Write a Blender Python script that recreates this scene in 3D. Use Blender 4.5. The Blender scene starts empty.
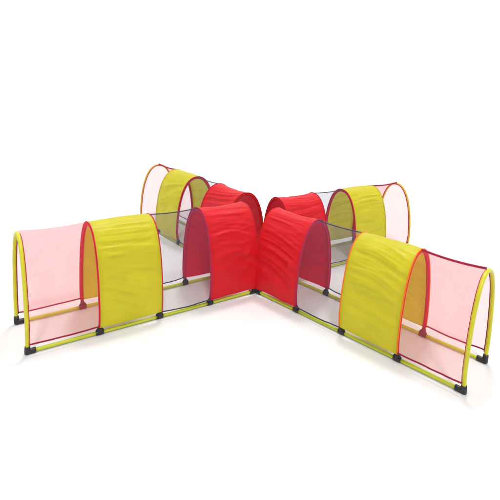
import bpy, bmesh, math, random
from mathutils import Vector, Matrix, noise

scene = bpy.context.scene
col = scene.collection
PI = math.pi

# ------------------------------------------------------------------ materials
def new_mat(name):
    m = bpy.data.materials.new(name); m.use_nodes = True
    nt = m.node_tree; nt.nodes.clear()
    out = nt.nodes.new('ShaderNodeOutputMaterial')
    return m, nt, out

def N(nt, t, **kw):
    n = nt.nodes.new(t)
    for k, v in kw.items(): setattr(n, k, v)
    return n

def fabric(name, rgb, back, trans=0.3, rough=0.55):
    """woven nylon: a diffuse/glossy face with some light passing through"""
    m, nt, out = new_mat(name)
    L = nt.links.new
    tc = N(nt, 'ShaderNodeTexCoord')
    n1 = N(nt, 'ShaderNodeTexNoise'); n1.inputs['Scale'].default_value = 5; n1.inputs['Detail'].default_value = 4
    L(tc.outputs['Object'], n1.inputs['Vector'])
    ramp = N(nt, 'ShaderNodeMapRange'); ramp.inputs[1].default_value = .3; ramp.inputs[2].default_value = .7
    ramp.inputs[3].default_value = .93; ramp.inputs[4].default_value = 1.05
    L(n1.outputs['Fac'], ramp.inputs[0])
    mul = N(nt, 'ShaderNodeVectorMath', operation='SCALE'); mul.inputs[0].default_value = rgb
    L(ramp.outputs[0], mul.inputs['Scale'])
    # weave and small creases
    n2 = N(nt, 'ShaderNodeTexNoise'); n2.inputs['Scale'].default_value = 38; n2.inputs['Detail'].default_value = 5
    mp = N(nt, 'ShaderNodeMapping'); mp.inputs['Scale'].default_value = (.35, 1, 1)
    L(tc.outputs['Object'], mp.inputs['Vector']); L(mp.outputs[0], n2.inputs['Vector'])
    bump = N(nt, 'ShaderNodeBump'); bump.inputs['Strength'].default_value = .25; bump.inputs['Distance'].default_value = .004
    L(n2.outputs['Fac'], bump.inputs['Height'])
    p = N(nt, 'ShaderNodeBsdfPrincipled')
    L(mul.outputs[0], p.inputs['Base Color'])
    p.inputs['Roughness'].default_value = rough
    p.inputs['Specular IOR Level'].default_value = .25
    p.inputs['Sheen Weight'].default_value = .0
    L(bump.outputs[0], p.inputs['Normal'])
    t = N(nt, 'ShaderNodeBsdfTranslucent'); t.inputs['Color'].default_value = (*back, 1)
    L(bump.outputs[0], t.inputs['Normal'])
    mx = N(nt, 'ShaderNodeMixShader'); mx.inputs[0].default_value = trans
    L(p.outputs[0], mx.inputs[1]); L(t.outputs[0], mx.inputs[2]); L(mx.outputs[0], out.inputs[0])
    return m

def netting(name, rgb, cover, cells=105.0):
    """fine see-through net: part thread, part hole, with a faint weave"""
    m, nt, out = new_mat(name)
    L = nt.links.new
    uv = N(nt, 'ShaderNodeUVMap')
    sep = N(nt, 'ShaderNodeSeparateXYZ'); L(uv.outputs[0], sep.inputs[0])
    fac = []
    for ax in (0, 1):
        a = N(nt, 'ShaderNodeMath', operation='MULTIPLY'); a.inputs[1].default_value = cells * 2 * PI
        L(sep.outputs[ax], a.inputs[0])
        s = N(nt, 'ShaderNodeMath', operation='SINE'); L(a.outputs[0], s.inputs[0]); fac.append(s)
    ad = N(nt, 'ShaderNodeMath', operation='ADD'); L(fac[0].outputs[0], ad.inputs[0]); L(fac[1].outputs[0], ad.inputs[1])
    nz = N(nt, 'ShaderNodeTexNoise'); nz.inputs['Scale'].default_value = 7; nz.inputs['Detail'].default_value = 3
    L(uv.outputs[0], nz.inputs['Vector'])
    mr = N(nt, 'ShaderNodeMapRange'); mr.inputs[1].default_value = -2; mr.inputs[2].default_value = 2
    mr.inputs[3].default_value = cover * .84; mr.inputs[4].default_value = cover * 1.16
    L(ad.outputs[0], mr.inputs[0])
    mr2 = N(nt, 'ShaderNodeMapRange'); mr2.inputs[1].default_value = .3; mr2.inputs[2].default_value = .7
    mr2.inputs[3].default_value = .93; mr2.inputs[4].default_value = 1.07
    L(nz.outputs['Fac'], mr2.inputs[0])
    mu = N(nt, 'ShaderNodeMath', operation='MULTIPLY'); L(mr.outputs[0], mu.inputs[0]); L(mr2.outputs[0], mu.inputs[1])
    d = N(nt, 'ShaderNodeBsdfDiffuse'); d.inputs['Color'].default_value = (*rgb, 1)
    t = N(nt, 'ShaderNodeBsdfTranslucent'); t.inputs['Color'].default_value = (*rgb, 1)
    m1 = N(nt, 'ShaderNodeMixShader'); m1.inputs[0].default_value = .5
    L(d.outputs[0], m1.inputs[1]); L(t.outputs[0], m1.inputs[2])
    tr = N(nt, 'ShaderNodeBsdfTransparent')
    mx = N(nt, 'ShaderNodeMixShader'); L(mu.outputs[0], mx.inputs[0])
    L(tr.outputs[0], mx.inputs[1]); L(m1.outputs[0], mx.inputs[2]); L(mx.outputs[0], out.inputs[0])
    return m

def solid(name, rgb, rough=.4, spec=.4, var=.06, scale=14):
    m, nt, out = new_mat(name)
    L = nt.links.new
    tc = N(nt, 'ShaderNodeTexCoord')
    nz = N(nt, 'ShaderNodeTexNoise'); nz.inputs['Scale'].default_value = scale; nz.inputs['Detail'].default_value = 4
    L(tc.outputs['Object'], nz.inputs['Vector'])
    mr = N(nt, 'ShaderNodeMapRange'); mr.inputs[1].default_value = .3; mr.inputs[2].default_value = .7
    mr.inputs[3].default_value = 1 - var; mr.inputs[4].default_value = 1 + var
    L(nz.outputs['Fac'], mr.inputs[0])
    mul = N(nt, 'ShaderNodeVectorMath', operation='SCALE'); mul.inputs[0].default_value = rgb
    L(mr.outputs[0], mul.inputs['Scale'])
    p = N(nt, 'ShaderNodeBsdfPrincipled'); L(mul.outputs[0], p.inputs['Base Color'])
    p.inputs['Roughness'].default_value = rough; p.inputs['Specular IOR Level'].default_value = spec
    L(p.outputs[0], out.inputs[0])
    return m

M = dict(
    yellow=fabric('yellow_nylon', (.61, .55, .022), (.64, .62, .035), .26, .40),
    red=fabric('red_nylon', (.68, .010, .017), (.60, .009, .06), .19, .42),
    pink_net=netting('pink_netting', (.88, .12, .15), .285),
    grey_net=netting('grey_netting', (.16, .15, .23), .20),
    pole=solid('yellow_tube', (.56, .53, .022), .35, .4),
    rail=solid('lime_tube', (.50, .56, .03), .35, .4),
    black=solid('black_plastic', (.012, .012, .016), .35, .5),
    red_bind=solid('red_binding', (.55, .012, .035), .7, .15),
    dark_bind=solid('dark_red_binding', (.26, .018, .05), .7, .15),
    orange_bind=solid('orange_piping', (.85, .15, .012), .7, .15),
    crimson_bind=solid('crimson_piping', (.50, .015, .06), .7, .15),
    navy_bind=solid('navy_binding', (.05, .05, .09), .7, .15),
    floor=solid('white_floor', (.715, .715, .715), .8, .05, .004, .6),
)

# ------------------------------------------------------------------ mesh helpers
def link(name, bm, mat, parent=None, smooth=True):
    me = bpy.data.meshes.new(name); bm.to_mesh(me); bm.free()
    o = bpy.data.objects.new(name, me); col.objects.link(o)
    me.materials.append(M[mat])
    if smooth:
        for p in me.polygons: p.use_smooth = True
    if parent: o.parent = parent
    return o

def tube(bm, pts, r, seg=14, cap=True, radii=None):
    pts = [Vector(p) for p in pts]
    n = len(pts); rings = []
    t0 = (pts[1] - pts[0]).normalized()
    up = Vector((0, 0, 1)) if abs(t0.z) < .9 else Vector((1, 0, 0))
    nrm = (up - t0 * up.dot(t0)).normalized()
    for i, p in enumerate(pts):
        if i == 0: t = pts[1] - pts[0]
        elif i == n - 1: t = pts[-1] - pts[-2]
        else: t = pts[i + 1] - pts[i - 1]
        t.normalize()
        nrm = (nrm - t * nrm.dot(t)).normalized()
        b = t.cross(nrm)
        rr = radii[i] if radii else r
        rings.append([bm.verts.new(p + (nrm * math.cos(a) + b * math.sin(a)) * rr)
                      for a in (2 * PI * k / seg for k in range(seg))])
    for i in range(n - 1):
        for k in range(seg):
            bm.faces.new((rings[i][k], rings[i][(k + 1) % seg], rings[i + 1][(k + 1) % seg], rings[i + 1][k]))
    if cap:
        bm.faces.new(list(reversed(rings[0]))); bm.faces.new(rings[-1])

# ------------------------------------------------------------------ hoop shape
W2 = 0.3202     # half width of a hoop, metres
HH = [1.0]
EU, EZ = .891, .749
def _raw(t):
    c, s = math.cos(t), max(0.0, math.sin(t))
    z = HH[0] * s ** EZ
    u = W2 * math.copysign(abs(c) ** EU, c)
    k = max(0.0, (.25 - z) / .25) ** 1.6
    return u * (1 - .119 * k), z

def prof(t, off=0.0):
    """hoop outline: t = 0 at one foot, pi at the other; off pushes it outwards"""
    u, z = _raw(t)
    if off == 0: return u, z
    a, b = _raw(max(0.001, t - .012)), _raw(min(PI - .001, t + .012))
    dx, dz = b[0] - a[0], b[1] - a[1]
    l = math.hypot(dx, dz)
    return u + off * dz / l, z - off * dx / l

def t_at(z):            # parameter at which the leg reaches height z
    return math.asin((z / HH[0]) ** (1 / EZ))

# ------------------------------------------------------------------ one tunnel
def make_tunnel(height, o, d, n, S, label, seed, slant, trims, pink_ridge=True):
    HH[0] = height
    root = bpy.data.objects.new('play_tunnel', None); col.objects.link(root)
    ang = math.atan2(d[1], d[0])
    root.location = (o[0], o[1], 0); root.rotation_euler = (0, 0, ang)
    root.empty_display_size = .3
    root['label'] = label; root['category'] = 'play tunnel'
    root['group'] = 'play tunnels laid out as a cross'
    ca, sa = math.cos(ang), math.sin(ang)
    nl = (n[0] * ca + n[1] * sa, -n[0] * sa + n[1] * ca)      # hoop direction in the tunnel's frame
    def P(s, u, z): return Vector((s + nl[0] * u, nl[1] * u, z))

    ZR = .024
    # hoops
    for i in range(5):
        s = S[i]
        end = i == 4
        bm = bmesh.new()
        t0 = t_at(.03)
        ts = [t0 + (PI - 2 * t0) * k / 72 for k in range(73)]
        tube(bm, [P(s, *prof(t)) for t in ts], .0175 if end else .0125, 14)
        hp = link('hoop', bm, 'pole', root)
        if not end:
            # cloth sleeve sewn round the hoop
            bm = bmesh.new()
            t1 = t_at(.085)
            ts = [t1 + (PI - 2 * t1) * k / 72 for k in range(73)]
            tube(bm, [P(s, *prof(t)) for t in ts], .0165, 14)
            link('sleeve', bm, ('red', 'crimson_bind', 'red_bind', 'red_bind')[i], hp)
    # corner fittings
    for i in range(5):
        s = S[i]
        for sg in (1, -1):
            bm = bmesh.new()
            t = 0.0
            u0 = prof(t_at(.03))[0]
            legp = [P(s, sg * prof(t_at(z))[0], z) for z in (.012, .03, .055, .082)]
            rr = .025 if i in (0, 4) else .022
            tube(bm, legp, rr, 16, radii=[rr, rr * 1.02, rr * .98, rr * .88])
            u = prof(t_at(.024))[0] * sg
            dx0, dx1 = (-.036, .036)
            if i == 4: dx0, dx1 = -.068, .006
            if i == 0: dx0, dx1 = -.006, .06
            ps = [P(s + x, u, ZR) for x in (dx0, dx0 + .004, dx0 + .02, dx1 - .02, dx1 - .004, dx1)]
            tube(bm, ps, rr, 16, radii=[rr * .9, rr, rr, rr, rr, rr * .9])
            if i in (1, 2, 3):      # gusset webs make the tee fittings look triangular
                for x0 in (-.03, .03):
                    a = P(s + x0, u, ZR + .018); b = P(s, u, .075)
                    tube(bm, [a, a.lerp(b, .5), b], .012, 8, radii=[.012, .014, .012])
            link('connector', bm, 'black', root)
    # floor rails
    for i in range(4):
        for sg in (1, -1):
            u = prof(t_at(.024))[0] * sg
            bm = bmesh.new()
            a, b = S[i] + .03, S[i + 1] - .03
            ps = [P(a + (b - a) * k / 8, u, ZR) for k in range(9)]
            tube(bm, ps, .0165, 14)
            link('floor_rail', bm, 'rail', root)

    # covers
    def cover(i, kind, mat, hem, sag, wr, hemsag=.0, nu=60, nv=230, off=.021):
        s0, s1 = S[i], S[i + 1]
        e = -.011 if kind == 'cloth' else .012
        L = s1 - s0
        bm = bmesh.new(); uvl = bm.loops.layers.uv.new('UVMap')
        sd = seed * 7.3 + i * 3.1
        grid = []; uvs = {}
        def pt(x, y):
            # x along the tunnel 0..1, y over the hoop 0..1
            x_ = e / L + x * (1 - 2 * e / L)
            bow = 4 * x * (1 - x)
            hz = hem + hemsag * bow + .006 * noise.noise(Vector((x * 4, 5 * (y > .5), sd)))
            t1 = t_at(hz); t = t1 + (PI - 2 * t1) * y
            topness = math.sin(t) ** 3
            env = min(1, bow * 1.6)
            arc = y * 2.2
            q = arc * 7.5
            wx = noise.noise(Vector((x * 1.1, arc * 1.6, sd))) * .9
            sl = slant * (1 if y < .5 else -1)
            f1 = noise.noise(Vector((x * L * .6 + sd, q * .85 + x * sl * 1.0 + wx, 1.7)))
            f2 = noise.noise(Vector((x * L * .9 - sd, q * 1.5 + x * sl * 1.6 + wx * 1.2, 6.1)))
            f3 = noise.noise(Vector((x * L * 2.0, q * 2.6 + x * sl * 2.6 + wx * 1.8, 9.1 + sd)))
            f4 = noise.noise(Vector((x * L * 1.8 + 4, q * 1.0 - x * sl * 1.0 - wx, 3.3 + sd)))
            rid = lambda v: max(0.0, 1 - 3.2 * abs(v)) ** 1.5
            fold = rid(f1) * .42 + rid(f2) * .30 + rid(f4) * .22 + f2 * .45 + f3 * .30 - .2
            dsp = wr * env * min(1, .25 + min(y, 1 - y) * 9) * fold * (1.25 - .9 * topness) - sag * bow * (.35 + .65 * topness)
            u, z = prof(t, off + dsp)
            return P(s0 + L * x_, u, max(z, .03)), x_ * L, arc
        for a in range(nu + 1):
            row = []
            for b in range(nv + 1):
                p, ux, uy = pt(a / nu, b / nv)
                v = bm.verts.new(p); row.append(v); uvs[v] = (ux, uy)
            grid.append(row)
        for a in range(nu):
            for b in range(nv):
                f = bm.faces.new((grid[a][b], grid[a + 1][b], grid[a + 1][b + 1], grid[a][b + 1]))
                for l in f.loops: l[uvl].uv = uvs[l.vert]
        edges = dict(
            start=[v.co.copy() for v in grid[0]], end=[v.co.copy() for v in grid[-1]],
            h0=[r[0].co.copy() for r in grid], h1=[r[-1].co.copy() for r in grid],
            ridge=[r[nv // 2].co.copy() for r in grid])
        bm.normal_update()
        o_ = link({'cloth': 'cloth_cover', 'net': 'net_cover'}[kind], bm, mat, root)
        return o_, edges

    def trim(name, pts, r, mat, par, step=1):
        bm = bmesh.new()
        pts = pts[::step] if (len(pts) - 1) % step == 0 else pts
        tube(bm, pts, r, 8)
        return link(name, bm, mat, par)

    red, e = cover(0, 'cloth', 'red', .080, .022, .030)
    red['label'] = 'red cloth cover at the inner end'
    trim('piping', e['start'], .004, 'red', red, 2); trim('piping', e['end'], .0065, 'crimson_bind', red, 2)
    trim('hem', e['h0'], .0035, 'red_bind', red); trim('hem', e['h1'], .0035, 'red_bind', red)
    gn, e = cover(1, 'net', 'grey_net', .088, .014, .003, -.018)
    gn['label'] = 'grey see-through net cover'
    for k in ('h0', 'h1'): trim('hem', e[k], .0065, 'navy_bind', gn)
    trim('ridge_seam', e['ridge'], .0055, 'navy_bind', gn)
    yc, e = cover(2, 'cloth', 'yellow', .095, -.004, .028)
    yc['label'] = 'yellow cloth cover'
    trim('piping', e['start'], .006, trims[0], yc, 2); trim('piping', e['end'], .006, trims[1], yc, 2)
    trim('hem', e['h0'], .0035, 'yellow', yc); trim('hem', e['h1'], .0035, 'yellow', yc)
    pn, e = cover(3, 'net', 'pink_net', .108, .016, .003, -.008)
    pn['label'] = 'pink see-through net cover at the outer end'
    for k in ('h0', 'h1'): trim('hem', e[k], .0075, 'dark_bind', pn)
    if pink_ridge: trim('ridge_seam', e['ridge'], .011, 'dark_bind', pn)
    # binding along the outer edge of the net, just inside the open hoop
    ts0 = t_at(.10)
    pts = [P(S[4] - .018, *prof(ts0 + (PI - 2 * ts0) * k / 72, -.004)) for k in range(73)]
    trim('edge_binding', pts, .006, 'dark_bind', pn)
    return root

make_tunnel(1.018, (-0.1945, -0.254), (-0.7663, -0.64249), (0.68779, -0.72591), [0, .5845, 1.1712, 1.7748, 2.3964],
            'front left tunnel, its pink net end standing at the left edge of the photo', 1, -.5, ('crimson_bind', 'red_bind'), pink_ridge=False)
make_tunnel(.969, (0.2144, -0.2274), (0.79847, -0.60204), (-0.59794, -0.80154), [0, .5867, 1.1603, 1.7455, 2.3168],
            'front right tunnel, its pink net topped by a thick dark red seam', 2, .7, ('orange_bind', 'orange_bind'))
make_tunnel(1.014, (-0.2291, 0.2429), (-0.72938, 0.68411), (-0.73972, -0.67291), [0, .600, 1.1739, 1.802, 2.3911],
            'back left tunnel, partly hidden behind the front left tunnel', 3, 1.3, ('crimson_bind', 'yellow'))
make_tunnel(.978, (0.2093, 0.2386), (0.77223, 0.63535), (0.61586, -0.78786), [0, .5976, 1.1552, 1.7594, 2.3395],
            'back right tunnel, partly hidden behind the front right tunnel', 4, -.6, ('red_bind', 'yellow'))

# ------------------------------------------------------------------ setting
bm = bmesh.new()
R = 60
vs = [bm.verts.new((R * math.cos(2 * PI * k / 48), R * math.sin(2 * PI * k / 48), 0)) for k in range(48)]
bm.faces.new(vs)
g = link('ground', bm, 'floor'); g['kind'] = 'structure'; g['label'] = 'plain white floor under the tunnels'

# ------------------------------------------------------------------ light
w = bpy.data.worlds.new('World'); scene.world = w; w.use_nodes = True
nt = w.node_tree; bg = nt.nodes['Background']
tc = nt.nodes.new('ShaderNodeTexCoord'); sp = nt.nodes.new('ShaderNodeSeparateXYZ')
nt.links.new(tc.outputs['Generated'], sp.inputs[0])
mr = nt.nodes.new('ShaderNodeMapRange'); mr.interpolation_type = 'SMOOTHSTEP'     # made-up surround: white behind the tunnels, dimmed behind the camera for cloth contrast
mr.inputs[1].default_value = -.45; mr.inputs[2].default_value = .15
mr.inputs[3].default_value = .72; mr.inputs[4].default_value = 1.06
nt.links.new(sp.outputs[1], mr.inputs[0]); nt.links.new(mr.outputs[0], bg.inputs[1])
bg.inputs[0].default_value = (1, 1, 1, 1)

def lamp(name, direction, strength, angle):
    ld = bpy.data.lights.new(name, 'SUN'); ld.energy = strength; ld.angle = math.radians(angle)
    o = bpy.data.objects.new(name, ld); col.objects.link(o)
    o.location = -Vector(direction) * 6
    o.rotation_euler = Vector(direction).to_track_quat('-Z', 'Y').to_euler()
lamp('overhead_lamp', (-.02, -.32, -1), 1.3, 10)
lamp('front_lamp', (-.14, .52, -.85), 1.35, 8)

# ------------------------------------------------------------------ camera
cx, cy, cz = 0.4627082, -5.2522475, 2.4054804
pit, yaw, roll, f = 0.1445733, -0.1181941, 0.0388543, 430.68834
F = Vector((math.sin(yaw) * math.cos(pit), math.cos(yaw) * math.cos(pit), -math.sin(pit)))
Rr = Vector((math.cos(yaw), -math.sin(yaw), 0)); U = Rr.cross(F)
R2 = Rr * math.cos(roll) + U * math.sin(roll); U2 = -Rr * math.sin(roll) + U * math.cos(roll)
cam = bpy.data.cameras.new('camera'); co = bpy.data.objects.new('camera', cam); col.objects.link(co)
m = Matrix(((R2.x, U2.x, -F.x, cx), (R2.y, U2.y, -F.y, cy), (R2.z, U2.z, -F.z, cz), (0, 0, 0, 1)))
co.matrix_world = m
cam.sensor_width = 36; cam.lens = 36 * f / 500
cam.shift_y = -(250 - 150.4306) / 500
cam.clip_end = 300
scene.camera = co

scene.render.engine = 'CYCLES'
scene.cycles.transparent_max_bounces = 24
scene.view_settings.view_transform = 'Standard'
scene.view_settings.look = 'None'
scene.view_settings.exposure = 0
scene.view_settings.gamma = 1
